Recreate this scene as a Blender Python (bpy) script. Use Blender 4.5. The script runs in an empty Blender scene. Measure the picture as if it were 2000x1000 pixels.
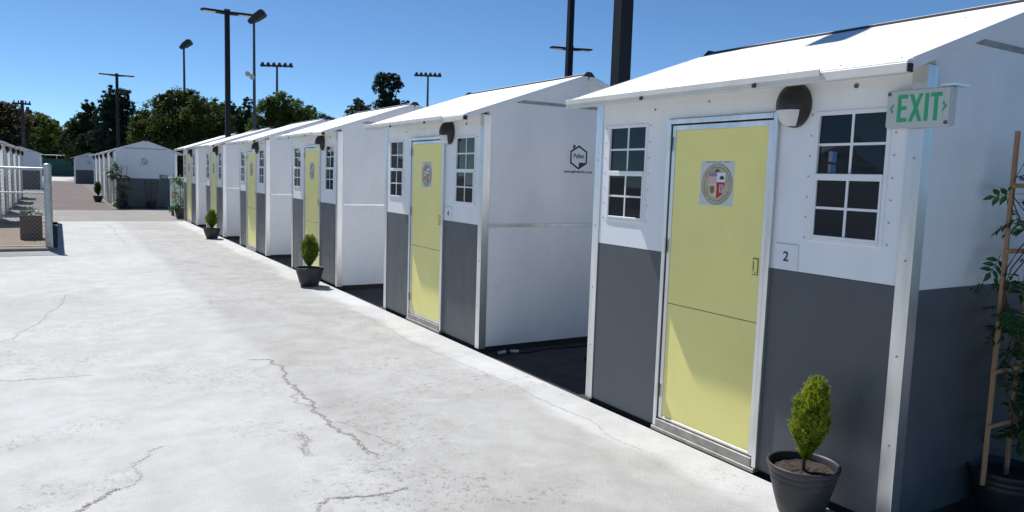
import bpy, bmesh, math, random
import numpy as np
from mathutils import Vector, Matrix

random.seed(7)
RNG = np.random.default_rng(11)
scn = bpy.context.scene
col = scn.collection

# ------------------------------------------------------------------ camera
CAM_H = 1.6516
F_PX = 1456.92                      # focal length in pixels of a 2000 px wide picture
C_R = Vector((0.85483, -0.517972, 0.031158))
C_U = Vector((0.027565, 0.105288, 0.99406))
C_F = Vector((0.518176, 0.848893, -0.104281))
cam_data = bpy.data.cameras.new('camera')
cam_data.sensor_width = 36.0
cam_data.lens = F_PX / 2000 * 36.0
cam_data.clip_end = 3000
cam = bpy.data.objects.new('camera', cam_data)
col.objects.link(cam)
m = Matrix((C_R, C_U, -C_F)).transposed().to_4x4()
m.translation = (0, 0, CAM_H)
cam.matrix_world = m
scn.camera = cam

# ------------------------------------------------------------------ light
SUN_EL, SUN_AZ = math.radians(55.9), math.radians(-12.3)   # azimuth from +Y towards +X
to_sun = Vector((math.sin(SUN_AZ) * math.cos(SUN_EL), math.cos(SUN_AZ) * math.cos(SUN_EL), math.sin(SUN_EL)))
world = bpy.data.worlds.new('World')
scn.world = world
world.use_nodes = True
wn = world.node_tree
sky = wn.nodes.new('ShaderNodeTexSky')
sky.sky_type = 'NISHITA'
sky.sun_disc = False
sky.sun_elevation = SUN_EL
sky.sun_rotation = SUN_AZ
sky.altitude = 200
sky.air_density = 0.6
sky.dust_density = 0.0
sky.ozone_density = 7.0
bg = wn.nodes['Background']
bg.inputs['Strength'].default_value = 0.085
tint = wn.nodes.new('ShaderNodeMix')
tint.data_type = 'RGBA'
tint.blend_type = 'MULTIPLY'
tint.inputs[0].default_value = 1.0
tint.inputs[7].default_value = (0.90, 1.03, 1.02, 1)
wn.links.new(sky.outputs[0], tint.inputs[6])
wn.links.new(tint.outputs[2], bg.inputs['Color'])
sun_d = bpy.data.lights.new('sun', 'SUN')
sun_d.energy = 4.5
sun_d.angle = math.radians(0.6)
sun_d.color = (1.0, 0.968, 0.915)
sun = bpy.data.objects.new('sun', sun_d)
col.objects.link(sun)
sun.location = to_sun * 60
sun.rotation_euler = to_sun.to_track_quat('Z', 'Y').to_euler()
scn.view_settings.view_transform = 'Standard'
scn.view_settings.look = 'None'
scn.view_settings.exposure = 0.52
scn.view_settings.gamma = 1.0
scn.cycles.max_bounces = 6
scn.cycles.diffuse_bounces = 4
scn.cycles.glossy_bounces = 3
scn.cycles.caustics_reflective = False
scn.cycles.caustics_refractive = False

# ------------------------------------------------------------------ helpers
def tag(o, label=None, cat=None, group=None, kind=None):
    for k, v in (('label', label), ('category', cat), ('group', group), ('kind', kind)):
        if v: o[k] = v
    return o

def empty(name, loc=(0, 0, 0), rz=0.0):
    o = bpy.data.objects.new(name, None)
    o.empty_display_size = 0.2
    col.objects.link(o)
    o.location = loc
    o.rotation_euler = (0, 0, rz)
    return o

class MB:
    """collects shapes for ONE mesh object"""
    def __init__(s): s.v, s.f, s.mi = [], [], []
    def add(s, vs, fs, mi=0):
        n = len(s.v); s.v += [tuple(p) for p in vs]
        for f in fs: s.f.append(tuple(i + n for i in f)); s.mi.append(mi)
        return s
    def box(s, x0, x1, y0, y1, z0, z1, mi=0):
        vs = [(x, y, z) for x in (x0, x1) for y in (y0, y1) for z in (z0, z1)]
        return s.add(vs, [(0, 1, 3, 2), (4, 6, 7, 5), (0, 4, 5, 1), (2, 3, 7, 6), (0, 2, 6, 4), (1, 5, 7, 3)], mi)
    def prism_xz(s, poly, y0, y1, mi=0):
        n = len(poly)
        vs = [(x, y0, z) for x, z in poly] + [(x, y1, z) for x, z in poly]
        fs = [tuple(range(n)), tuple(reversed(range(n, 2 * n)))] + [(i + n, (i + 1) % n + n, (i + 1) % n, i) for i in range(n)]
        return s.add(vs, fs, mi)
    def prism_yz(s, poly, x0, x1, mi=0):
        n = len(poly)
        vs = [(x0, y, z) for y, z in poly] + [(x1, y, z) for y, z in poly]
        fs = [tuple(reversed(range(n))), tuple(range(n, 2 * n))] + [(i, (i + 1) % n, (i + 1) % n + n, i + n) for i in range(n)]
        return s.add(vs, fs, mi)
    def prism_xy(s, poly, z0, z1, mi=0):
        n = len(poly)
        vs = [(x, y, z0) for x, y in poly] + [(x, y, z1) for x, y in poly]
        fs = [tuple(reversed(range(n))), tuple(range(n, 2 * n))] + [(i, (i + 1) % n, (i + 1) % n + n, i + n) for i in range(n)]
        return s.add(vs, fs, mi)
    def tube(s, pts, radii, n=8, mi=0, caps=True):
        pts = [Vector(p) for p in pts]
        if not hasattr(radii, '__len__'): radii = [radii] * len(pts)
        base = len(s.v)
        for i, p in enumerate(pts):
            t = (pts[min(i + 1, len(pts) - 1)] - pts[max(i - 1, 0)]).normalized()
            a = t.cross(Vector((0, 0, 1)) if abs(t.z) < .9 else Vector((1, 0, 0))).normalized()
            b = t.cross(a)
            for k in range(n):
                q = p + (a * math.cos(2 * math.pi * k / n) + b * math.sin(2 * math.pi * k / n)) * radii[i]
                s.v.append(tuple(q))
        for i in range(len(pts) - 1):
            for k in range(n):
                s.f.append((base + i * n + k, base + i * n + (k + 1) % n, base + (i + 1) * n + (k + 1) % n, base + (i + 1) * n + k)); s.mi.append(mi)
        if caps:
            s.f.append(tuple(base + k for k in reversed(range(n)))); s.mi.append(mi)
            e = base + (len(pts) - 1) * n
            s.f.append(tuple(e + k for k in range(n))); s.mi.append(mi)
        return s
    def lathe(s, prof, n=32, c=(0, 0, 0), mi=0):
        base = len(s.v)
        for r, z in prof:
            for k in range(n):
                a = 2 * math.pi * k / n
                s.v.append((c[0] + r * math.cos(a), c[1] + r * math.sin(a), c[2] + z))
        for i in range(len(prof) - 1):
            for k in range(n):
                s.f.append((base + i * n + k, base + i * n + (k + 1) % n, base + (i + 1) * n + (k + 1) % n, base + (i + 1) * n + k)); s.mi.append(mi)
        return s
    def build(s, name, mats, parent=None, bevel=0.0, smooth=False, seg=1):
        me = bpy.data.meshes.new(name)
        me.from_pydata(s.v, [], s.f)
        if not isinstance(mats, (list, tuple)): mats = [mats]
        for mt in mats: me.materials.append(M[mt])
        me.polygons.foreach_set('material_index', s.mi)
        if bevel or True:
            bm = bmesh.new(); bm.from_mesh(me)
            bmesh.ops.recalc_face_normals(bm, faces=bm.faces)
            if bevel:
                es = [e for e in bm.edges if len(e.link_faces) == 2 and e.calc_face_angle(0) > 0.5]
                bmesh.ops.bevel(bm, geom=es, offset=bevel, segments=seg, affect='EDGES', clamp_overlap=True)
            bm.to_mesh(me); bm.free()
        if smooth: me.polygons.foreach_set('use_smooth', [True] * len(me.polygons))
        me.update()
        o = bpy.data.objects.new(name, me)
        col.objects.link(o)
        o.parent = parent
        return o

def np_mesh(name, verts, quads, mat, parent=None, tris=False):
    """fast mesh from numpy arrays (n,3) and (m,k)"""
    me = bpy.data.meshes.new(name)
    verts = np.asarray(verts, dtype=np.float32); quads = np.asarray(quads, dtype=np.int32)
    k = quads.shape[1]
    me.vertices.add(len(verts)); me.vertices.foreach_set('co', verts.ravel())
    me.loops.add(quads.size); me.loops.foreach_set('vertex_index', quads.ravel())
    me.polygons.add(len(quads))
    me.polygons.foreach_set('loop_start', np.arange(0, quads.size, k, dtype=np.int32))
    me.polygons.foreach_set('loop_total', np.full(len(quads), k, dtype=np.int32))
    me.update(calc_edges=True); me.validate()
    me.materials.append(M[mat])
    o = bpy.data.objects.new(name, me); col.objects.link(o); o.parent = parent
    return o

def copy_tree(o, parent=None, skip=()):
    c = o.copy(); col.objects.link(c)
    if parent is not None: c.parent = parent
    for ch in o.children:
        if ch.name.split('.')[0] in skip: continue
        copy_tree(ch, c, skip)
    return c

def text_mesh(body, size, name, mat, parent, origin, ax, ay, extrude=.0004, spacing=1.0, bold=0.0):
    cu = bpy.data.curves.new(name, 'FONT')
    cu.body = body; cu.size = size; cu.extrude = extrude; cu.align_x = 'CENTER'; cu.align_y = 'CENTER'
    cu.space_character = spacing; cu.offset = bold
    t = bpy.data.objects.new('tmp_text', cu); col.objects.link(t)
    dg = bpy.context.evaluated_depsgraph_get()
    me = bpy.data.meshes.new_from_object(t.evaluated_get(dg))
    bpy.data.objects.remove(t); bpy.data.curves.remove(cu)
    ax, ay = Vector(ax), Vector(ay); az = ax.cross(ay)
    mm = Matrix((ax, ay, az)).transposed().to_4x4(); mm.translation = origin
    me.transform(mm); me.name = name
    me.materials.clear(); me.materials.append(M[mat])
    o = bpy.data.objects.new(name, me); col.objects.link(o); o.parent = parent
    return o

def pix(px, py, D):
    """point seen at pixel px,py of the 2000x1000 photograph, D metres away measured on the ground plan"""
    v = C_F + C_R * ((px - 1000) / F_PX) + C_U * ((500 - py) / F_PX)
    return Vector((0, 0, CAM_H)) + v * (D / math.hypot(v.x, v.y))

# ------------------------------------------------------------------ materials
M = {}
def mat(name, colr, rough=.6, metal=0.0, spec=.5, noise=0.0, nscale=8.0, col2=None, bump=0.0, bscale=60.0,
        detail=5.0, stretch=None, coat=0.0, trans=0.0, grime=0.0, rlow=.35, rhigh=.65, sub=0.0):
    mt = bpy.data.materials.new(name); mt.use_nodes = True
    nt = mt.node_tree; b = nt.nodes['Principled BSDF']
    b.inputs['Roughness'].default_value = rough
    b.inputs['Metallic'].default_value = metal
    b.inputs['Specular IOR Level'].default_value = spec
    b.inputs['Coat Weight'].default_value = coat
    c1 = tuple(colr) + (1,)
    b.inputs['Base Color'].default_value = c1
    tc = nt.nodes.new('ShaderNodeTexCoord'); vec = tc.outputs['Object']
    if stretch:
        mp = nt.nodes.new('ShaderNodeMapping'); mp.inputs['Scale'].default_value = stretch
        nt.links.new(vec, mp.inputs['Vector']); vec = mp.outputs[0]
    if noise or col2:
        n = nt.nodes.new('ShaderNodeTexNoise'); n.inputs['Scale'].default_value = nscale; n.inputs['Detail'].default_value = detail
        n.inputs['Roughness'].default_value = .6
        nt.links.new(vec, n.inputs['Vector'])
        r = nt.nodes.new('ShaderNodeValToRGB')
        r.color_ramp.elements[0].position = rlow; r.color_ramp.elements[1].position = rhigh
        if col2: lo, hi = c1, tuple(col2) + (1,)
        else: lo = tuple(x * (1 - noise) for x in colr) + (1,); hi = tuple(min(1, x * (1 + noise)) for x in colr) + (1,)
        r.color_ramp.elements[0].color = lo; r.color_ramp.elements[1].color = hi
        nt.links.new(n.outputs['Fac'], r.inputs[0]); nt.links.new(r.outputs[0], b.inputs['Base Color'])
    if grime:                                            # faint run-off streaks and smears
        mp2 = nt.nodes.new('ShaderNodeMapping'); mp2.inputs['Scale'].default_value = (1.1, 1.1, .5)
        nt.links.new(tc.outputs['Object'], mp2.inputs['Vector'])
        n3 = nt.nodes.new('ShaderNodeTexNoise'); n3.inputs['Scale'].default_value = 5; n3.inputs['Detail'].default_value = 6; n3.inputs['Roughness'].default_value = .65
        nt.links.new(mp2.outputs[0], n3.inputs['Vector'])
        mr = nt.nodes.new('ShaderNodeMapRange'); mr.inputs['From Min'].default_value = .48; mr.inputs['From Max'].default_value = .78
        mr.inputs['To Max'].default_value = grime
        nt.links.new(n3.outputs['Fac'], mr.inputs['Value'])
        gx = nt.nodes.new('ShaderNodeMix'); gx.data_type = 'RGBA'
        nt.links.new(mr.outputs['Result'], gx.inputs[0])
        nt.links.new(b.inputs['Base Color'].links[0].from_socket, gx.inputs[6]); gx.inputs[7].default_value = (.30, .28, .25, 1)
        nt.links.new(gx.outputs[2], b.inputs['Base Color'])
        mr2 = nt.nodes.new('ShaderNodeMapRange'); mr2.inputs['To Min'].default_value = rough - .10; mr2.inputs['To Max'].default_value = rough + .16
        mr2.inputs['From Min'].default_value = .3; mr2.inputs['From Max'].default_value = .7
        nt.links.new(n3.outputs['Fac'], mr2.inputs['Value']); nt.links.new(mr2.outputs['Result'], b.inputs['Roughness'])
    if bump:
        n2 = nt.nodes.new('ShaderNodeTexNoise'); n2.inputs['Scale'].default_value = bscale; n2.inputs['Detail'].default_value = 4
        nt.links.new(vec, n2.inputs['Vector'])
        bp = nt.nodes.new('ShaderNodeBump'); bp.inputs['Strength'].default_value = bump; bp.inputs['Distance'].default_value = .01
        nt.links.new(n2.outputs['Fac'], bp.inputs['Height']); nt.links.new(bp.outputs[0], b.inputs['Normal'])
    if trans:
        tr = nt.nodes.new('ShaderNodeBsdfTranslucent'); mx = nt.nodes.new('ShaderNodeMixShader'); mx.inputs[0].default_value = trans
        src = b.inputs['Base Color'].links[0].from_socket if b.inputs['Base Color'].links else None
        if src: nt.links.new(src, tr.inputs['Color'])
        else: tr.inputs['Color'].default_value = c1
        nt.links.new(b.outputs[0], mx.inputs[1]); nt.links.new(tr.outputs[0], mx.inputs[2])
        nt.links.new(mx.outputs[0], nt.nodes['Material Output'].inputs['Surface'])
    M[name] = mt
    return mt

mat('white_panel', (.80, .815, .825), rough=.34, noise=.022, nscale=1.6, bump=.03, bscale=5, grime=0.09)
mat('white_roof', (.80, .81, .82), rough=.42, noise=.03, nscale=1.2, bump=.03, bscale=4, grime=0.08)
mat('grey_panel', (.076, .088, .099), rough=.42, noise=.05, nscale=2.2, bump=.03, bscale=6, grime=0.08)
mat('yellow_door', (.90, .82, .285), rough=.42, noise=.03, nscale=2.0, bump=.03, bscale=5, grime=0.06)
mat('aluminium', (.74, .75, .75), rough=.34, metal=.92, noise=.16, nscale=7, stretch=(1, 1, .12), bump=.06, bscale=24)
mat('dull_aluminium', (.36, .34, .32), rough=.55, metal=.6, noise=.2, nscale=14)
mat('cream_fascia', (.66, .65, .60), rough=.5, noise=.06, nscale=6)
mat('patch_grey', (.16, .18, .20), rough=.5)
mat('patch_blue', (.03, .09, .22), rough=.5)
mat('vinyl', (.78, .79, .80), rough=.35)
mat('glass', (.006, .011, .016), rough=.02, spec=.32)
mat('black_rubber', (.018, .018, .02), rough=.7)
mat('ridge_black', (.03, .028, .03), rough=.6)
mat('bronze', (.022, .018, .018), rough=.38, noise=.15)
mat('lamp_lens', (.62, .63, .63), rough=.25)
mat('screw', (.38, .39, .40), rough=.4, metal=.6)
mat('plate_white', (.74, .76, .78), rough=.4)
mat('ink', (.03, .05, .085), rough=.5)
mat('ink_black', (.012, .02, .03), rough=.5)
mat('sign_face', (.50, .53, .51), rough=.35)
mat('sign_green', (.035, .36, .16), rough=.45)
mat('sign_pale', (.46, .56, .49), rough=.4)
mat('sign_dark', (.10, .09, .10), rough=.5)
mat('film', (.60, .63, .60), rough=.3)
mat('seal_grey', (.20, .22, .20), rough=.5)
mat('seal_tan', (.46, .41, .28), rough=.5, noise=.2, nscale=60)
mat('seal_red', (.42, .015, .025), rough=.5)
mat('seal_pink', (.62, .40, .42), rough=.5)
mat('seal_purple', (.34, .20, .28), rough=.5)
mat('seal_cream', (.66, .55, .42), rough=.5)
mat('seal_olive', (.20, .15, .05), rough=.5)
mat('seal_dark', (.03, .03, .03), rough=.5)
mat('pot_plastic', (.030, .031, .033), rough=.5, noise=.25, nscale=6)
mat('soil', (.034, .023, .016), rough=.95, noise=.6, nscale=45, bump=.6, bscale=70)
mat('golden_foliage', (.075, .17, .008), rough=.6, col2=(.44, .46, .025), nscale=9, rlow=.3, rhigh=.68, trans=.35)
mat('green_foliage', (.055, .12, .012), rough=.6, col2=(.27, .34, .03), nscale=7, trans=.35)
mat('vine_leaf', (.025, .075, .018), rough=.45, col2=(.055, .13, .03), nscale=9, trans=.35)
mat('stake_wood', (.36, .21, .11), rough=.75, noise=.25, nscale=12, stretch=(1, 1, .15), bump=.2, bscale=60)
mat('stem_brown', (.085, .05, .03), rough=.8)
mat('pole_paint', (.010, .013, .018), rough=.6, noise=.2, nscale=3, spec=.22)
mat('pole_galv', (.085, .105, .125), rough=.6, metal=.2, spec=.3)
mat('lamp_grey', (.040, .045, .052), rough=.6, spec=.3)
mat('lamp_glass', (.55, .58, .55), rough=.2)
mat('galv', (.40, .44, .46), rough=.4, metal=.6, noise=.15, nscale=10)
mat('wire', (.36, .38, .39), rough=.5, metal=.4)
mat('wicker', (.10, .065, .05), rough=.8, col2=(.19, .14, .11), nscale=40, stretch=(1, 1, 3))
mat('green_screen', (.012, .062, .052), rough=.8, noise=.2, nscale=1.2)
mat('mint_panel', (.45, .62, .55), rough=.5, noise=.1, nscale=6)
mat('orange_flower', (.38, .13, .07), rough=.6)
mat('bark', (.07, .055, .042), rough=.9, noise=.35, nscale=6, stretch=(1, 1, .3), bump=.5, bscale=8)
mat('utility_wood', (.035, .030, .027), rough=.9, noise=.3, nscale=5)
mat('crack_dirt', (.31, .302, .288), rough=.95, noise=.4, nscale=30)
mat('crack_faint', (.42, .41, .39), rough=.95, noise=.25, nscale=20)
mat('pebble', (.48, .47, .45), rough=.9, noise=.3, nscale=30)
for nm, a, b in (('oak_leaf', (.030, .060, .016), (.13, .16, .036)), ('dark_leaf', (.020, .044, .022), (.060, .090, .036)),
                 ('olive_leaf', (.062, .070, .020), (.18, .155, .045)), ('grey_leaf', (.070, .095, .065), (.17, .20, .13)),
                 ('red_leaf', (.046, .050, .026), (.115, .095, .050)), ('mid_leaf', (.040, .078, .018), (.14, .18, .036)),
                 ('blue_leaf', (.016, .038, .026), (.046, .078, .046))):
    mat(nm, a, rough=.65, col2=b, nscale=.55, detail=6, rlow=.36, rhigh=.66, spec=.08, trans=.42)

# --- ground materials
def ground_mat(name, dark, light, scale, fine, bump, edge=None):
    mt = bpy.data.materials.new(name); mt.use_nodes = True
    nt = mt.node_tree; N = nt.nodes.new; Lk = nt.links.new
    b = nt.nodes['Principled BSDF']; b.inputs['Roughness'].default_value = .9; b.inputs['Specular IOR Level'].default_value = .25
    tc = N('ShaderNodeTexCoord')
    def noise(sc, det, rough=.6, dist=0.0):
        n = N('ShaderNodeTexNoise'); n.inputs['Scale'].default_value = sc; n.inputs['Detail'].default_value = det
        n.inputs['Roughness'].default_value = rough; n.inputs['Distortion'].default_value = dist
        Lk(tc.outputs['Object'], n.inputs['Vector']); return n.outputs['Fac']
    def math_(op, a, c):
        n = N('ShaderNodeMath'); n.operation = op
        for i, q in enumerate((a, c)):
            if isinstance(q, (int, float)): n.inputs[i].default_value = q
            else: Lk(q, n.inputs[i])
        return n.outputs[0]
    def rng(v, a, c, lo=0.0, hi=1.0, smooth=True):
        n = N('ShaderNodeMapRange'); n.interpolation_type = 'SMOOTHSTEP' if smooth else 'LINEAR'
        Lk(v, n.inputs['Value']); n.inputs['From Min'].default_value = a; n.inputs['From Max'].default_value = c
        n.inputs['To Min'].default_value = lo; n.inputs['To Max'].default_value = hi; return n.outputs['Result']
    big = noise(scale, 6, .62, .4); med = noise(scale * 7, 6, .65, .2); fin = noise(fine, 3, .7)
    v = math_('ADD', math_('MULTIPLY', big, .34), math_('ADD', math_('MULTIPLY', med, .34), math_('MULTIPLY', fin, .32)))
    t = rng(v, .385, .625)
    if edge:
        sx = N('ShaderNodeSeparateXYZ'); Lk(tc.outputs['Object'], sx.inputs[0])
        wob = math_('ADD', sx.outputs['X'], math_('MULTIPLY', math_('SUBTRACT', noise(1.1, 4), .5), .55))
        # old pour left of the joint is whiter, the middle lane greyer, a clean strip of cement along the cabins
        lane = math_('MULTIPLY', rng(wob, 1.35, 1.62), rng(wob, 2.95, 3.1, 1.0, 0.0))
        t = math_('SUBTRACT', t, math_('MULTIPLY', lane, .66))
        strip = rng(wob, 3.0, 3.16)
        t = math_('ADD', t, math_('MULTIPLY', strip, .34))
        # scuffed, crumbling patches
        spall = noise(24, 7, .72, .8)
        scuff = math_('MULTIPLY', rng(noise(.9, 4, .6), .47, .60), rng(spall, .545, .625))
        t = math_('SUBTRACT', math_('ADD', math_('MULTIPLY', t, .72), .2), math_('MULTIPLY', scuff, .8))
        flakes = math_('MULTIPLY', rng(noise(.8, 3), .5, .62), rng(noise(11, 6, .7, .5), .56, .60))
        t = math_('ADD', t, math_('MULTIPLY', flakes, .22))
        pits = rng(noise(130, 2, .5), .66, .74)
        t = math_('SUBTRACT', t, math_('MULTIPLY', pits, .7))
        streak = N('ShaderNodeMapping'); streak.inputs['Scale'].default_value = (1.0, 3.2, 1); streak.inputs['Rotation'].default_value = (0, 0, .5)
        Lk(tc.outputs['Object'], streak.inputs['Vector'])
        sn = N('ShaderNodeTexNoise'); sn.inputs['Scale'].default_value = 4.0; sn.inputs['Detail'].default_value = 7; sn.inputs['Roughness'].default_value = .7
        Lk(streak.outputs[0], sn.inputs['Vector'])
        t = math_('SUBTRACT', t, math_('MULTIPLY', rng(sn.outputs['Fac'], .60, .70), .16))
    mx = N('ShaderNodeMix'); mx.data_type = 'RGBA'; mx.clamp_factor = False
    t = rng(t, -1.0, 1.6, -1.0, 1.6, smooth=False)
    Lk(t, mx.inputs[0]); mx.inputs[6].default_value = tuple(dark) + (1,); mx.inputs[7].default_value = tuple(light) + (1,)
    Lk(mx.outputs[2], b.inputs['Base Color'])
    bp = N('ShaderNodeBump'); bp.inputs['Strength'].default_value = bump; bp.inputs['Distance'].default_value = .02
    hgt = math_('ADD', math_('MULTIPLY', med, .5), math_('MULTIPLY', fin, .5))
    if edge: hgt = math_('SUBTRACT', hgt, math_('MULTIPLY', scuff, .5))
    Lk(hgt, bp.inputs['Height']); Lk(bp.outputs[0], b.inputs['Normal'])
    M[name] = mt
ground_mat('concrete', (.345, .344, .340), (.492, .496, .502), .55, 85, .4, edge=True)
ground_mat('asphalt', (.030, .031, .034), (.065, .064, .064), .8, 90, .5)
ground_mat('road_grey', (.20, .195, .185), (.27, .262, .25), .35, 60, .3)
ground_mat('red_path', (.105, .085, .084), (.145, .120, .120), .3, 50, .3)
ground_mat('tan_earth', (.19, .145, .105), (.27, .215, .165), .7, 60, .6)
ground_mat('worn_asphalt', (.12, .118, .115), (.17, .167, .16), .35, 60, .3)
ground_mat('earth', (.10, .095, .085), (.17, .16, .14), .08, 10, .3)

# ------------------------------------------------------------------ ground
def sheet(name, poly, z, matn, thick=0.0):
    mb = MB()
    if thick: mb.prism_xy(poly, z - thick, z)
    else: mb.add([(x, y, z) for x, y in poly], [tuple(range(len(poly)))])
    return tag(mb.build(name, matn), kind='structure')
sheet('ground', [(-1500, -600), (1500, -600), (1500, 2500), (-1500, 2500)], -.09, 'earth')
sheet('asphalt_lot', [(3.3, -14), (60, -14), (60, 25.2), (3.3, 25.2)], -.035, 'asphalt')
slab = sheet('concrete_walkway', [(-16, -14), (3.365, -14), (3.365, 25.0), (-.03, 25.0), (-.03, 16.55), (-16, 16.55)], 0.0, 'concrete', .05)
sheet('cross_road', [(-30, 25.0), (60, 25.0), (60, 31.4), (-30, 31.4)], -.014, 'road_grey')
sheet('planting_bed', [(-16, 16.7), (-.19, 16.7), (-.19, 24.9), (-16, 24.9)], -.02, 'tan_earth')
sheet('brick_red_path', [(-.35, 31.4), (1.80, 31.4), (1.80, 84), (-.35, 84)], -.018, 'red_path')
sheet('left_pavement', [(-40, 31.4), (-.35, 31.4), (-.35, 84), (-40, 84)], -.022, 'worn_asphalt')
sheet('right_pavement', [(1.80, 31.4), (60, 31.4), (60, 84), (1.80, 84)], -.022, 'worn_asphalt')
sheet('far_apron', [(-40, 84), (60, 84), (60, 118), (-40, 118)], -.012, 'concrete')
kb = MB().box(-16, -.03, 16.55, 16.70, -.05, .05)
tag(kb.build('kerb', 'road_grey', bevel=.01), kind='structure')

# cracks in the slab: crumbling edges made of many small chips of exposed dirt
def crack(pts, width, matn, density=60, scatter=1.0):
    rnd = random.Random(int(abs(pts[0][0]) * 1000) + len(pts))
    P = [Vector((x, y, 0)) for x, y in pts]
    amp = .035
    for _ in range(5):                                  # wander like a real fracture
        Q = [P[0]]
        for a, b in zip(P, P[1:]):
            mid = (a + b) / 2; d = b - a
            Q += [mid + Vector((-d.y, d.x, 0)).normalized() * rnd.gauss(0, min(amp, d.length * .12)), b]
        P = Q; amp *= .55
    vs, fs = [], []
    n = len(P)
    # hairline
    for i, p in enumerate(P):
        d = (P[min(i + 1, n - 1)] - P[max(i - 1, 0)]).normalized(); nn = Vector((-d.y, d.x, 0))
        w = width * .22 * rnd.uniform(.3, 1.3) * math.sin(math.pi * (i + .6) / (n + .2)) ** .4
        vs += [tuple(p + nn * w + Vector((0, 0, .0012))), tuple(p - nn * w + Vector((0, 0, .0012)))]
        if i: fs.append((2 * i - 2, 2 * i - 1, 2 * i + 1, 2 * i))
    # crumbled edges
    for a, b in zip(P, P[1:]):
        for i in range(int((b - a).length * density * 2.4 + rnd.random())):
            c = a.lerp(b, rnd.random()) + Vector((rnd.gauss(0, width * .9 * scatter), rnd.gauss(0, width * .9 * scatter), 0))
            r = width * rnd.uniform(.12, .48); k = len(vs); a0 = rnd.random() * 6
            for q in range(5):
                ang = a0 + q * 2 * math.pi / 5
                vs.append((c.x + math.cos(ang) * r * rnd.uniform(.4, 1.3), c.y + math.sin(ang) * r * rnd.uniform(.6, 1.6), .0016 + .002 * rnd.random()))
            fs.append(tuple(range(k, k + 5)))
    return MB().add(vs, fs).build('crack', matn, slab)
crack([(1.4, 6.63), (1.55, 6.49), (1.56, 6.18), (1.53, 5.68), (1.53, 5.2), (1.5, 4.75), (1.5, 4.49), (1.55, 4.29), (1.56, 4.02)], .0115, 'crack_dirt', 190, .9)
crack([(1.08, 3.54), (1.18, 3.56), (1.28, 3.53), (1.39, 3.5), (1.48, 3.51), (1.54, 3.52)], .009, 'crack_dirt', 320, .9)
crack([(0.03, 3.98), (0.09, 4.04), (0.16, 4.11), (0.23, 4.17)], .011, 'crack_dirt', 300)
crack([(-0.49, 8.19), (-0.31, 8.69), (-0.15, 9.51), (0.06, 10.94)], .011, 'crack_faint', 70, .5)
crack([(-0.42, 6.74), (-0.22, 6.68), (-0.02, 6.64), (0.19, 6.61)], .012, 'crack_faint', 90, .6)
crack([(1.15, 23.34), (1.17, 19.6), (1.2, 17.07)], .02, 'crack_faint', 26, .6)
crack([(2.17, 18.32), (2.25, 17.07), (2.24, 15.48)], .018, 'crack_faint', 30, .6)
crack([(1.27, 4.6), (1.25, 4.38), (1.22, 4.19)], .010, 'crack_faint', 420, 1.8)
crack([(1.53, 5.68), (1.44, 5.42), (1.46, 5.1)], .010, 'crack_faint', 90, .8)
crack([(1.5, 4.75), (1.62, 4.55), (1.7, 4.3), (1.72, 4.02)], .009, 'crack_faint', 110, .9)
crack([(.23, 4.17), (.34, 4.32), (.38, 4.55), (.50, 4.72)], .008, 'crack_faint', 130, 1.2)
crack([(1.08, 3.54), (1.02, 3.42), (.98, 3.2)], .009, 'crack_faint', 200, 1.3)
crack([(2.92, 9.9), (3.0, 7.76), (3.02, 5.85), (3.08, 4.2), (3.07, 3.3)], .009, 'crack_faint', 40, .9)

# ------------------------------------------------------------------ shelter cabin
W, D = 2.44, 2.30
HW = W / 2
RX, RZ = 1.15, 2.70               # ridge
EX, EZ = -.24, 2.215              # eave (top edge)
SL = (RZ - EZ) / (RX - EX)
def roof_z(x): return EZ + SL * (x - EX) if x <= RX else RZ - SL * (x - RX)
TH = .052
def Y(s): return HW - s           # s = distance from the far front corner

def frame_panel(mb, x0, x1, s0, s1, z0, z1, hs0, hs1, hz0, hz1):
    mb.box(x0, x1, Y(hs0), Y(s0), z0, z1); mb.box(x0, x1, Y(s1), Y(hs1), z0, z1)
    mb.box(x0, x1, Y(hs1), Y(hs0), z0, hz0); mb.box(x0, x1, Y(hs1), Y(hs0), hz1, z1)

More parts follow.
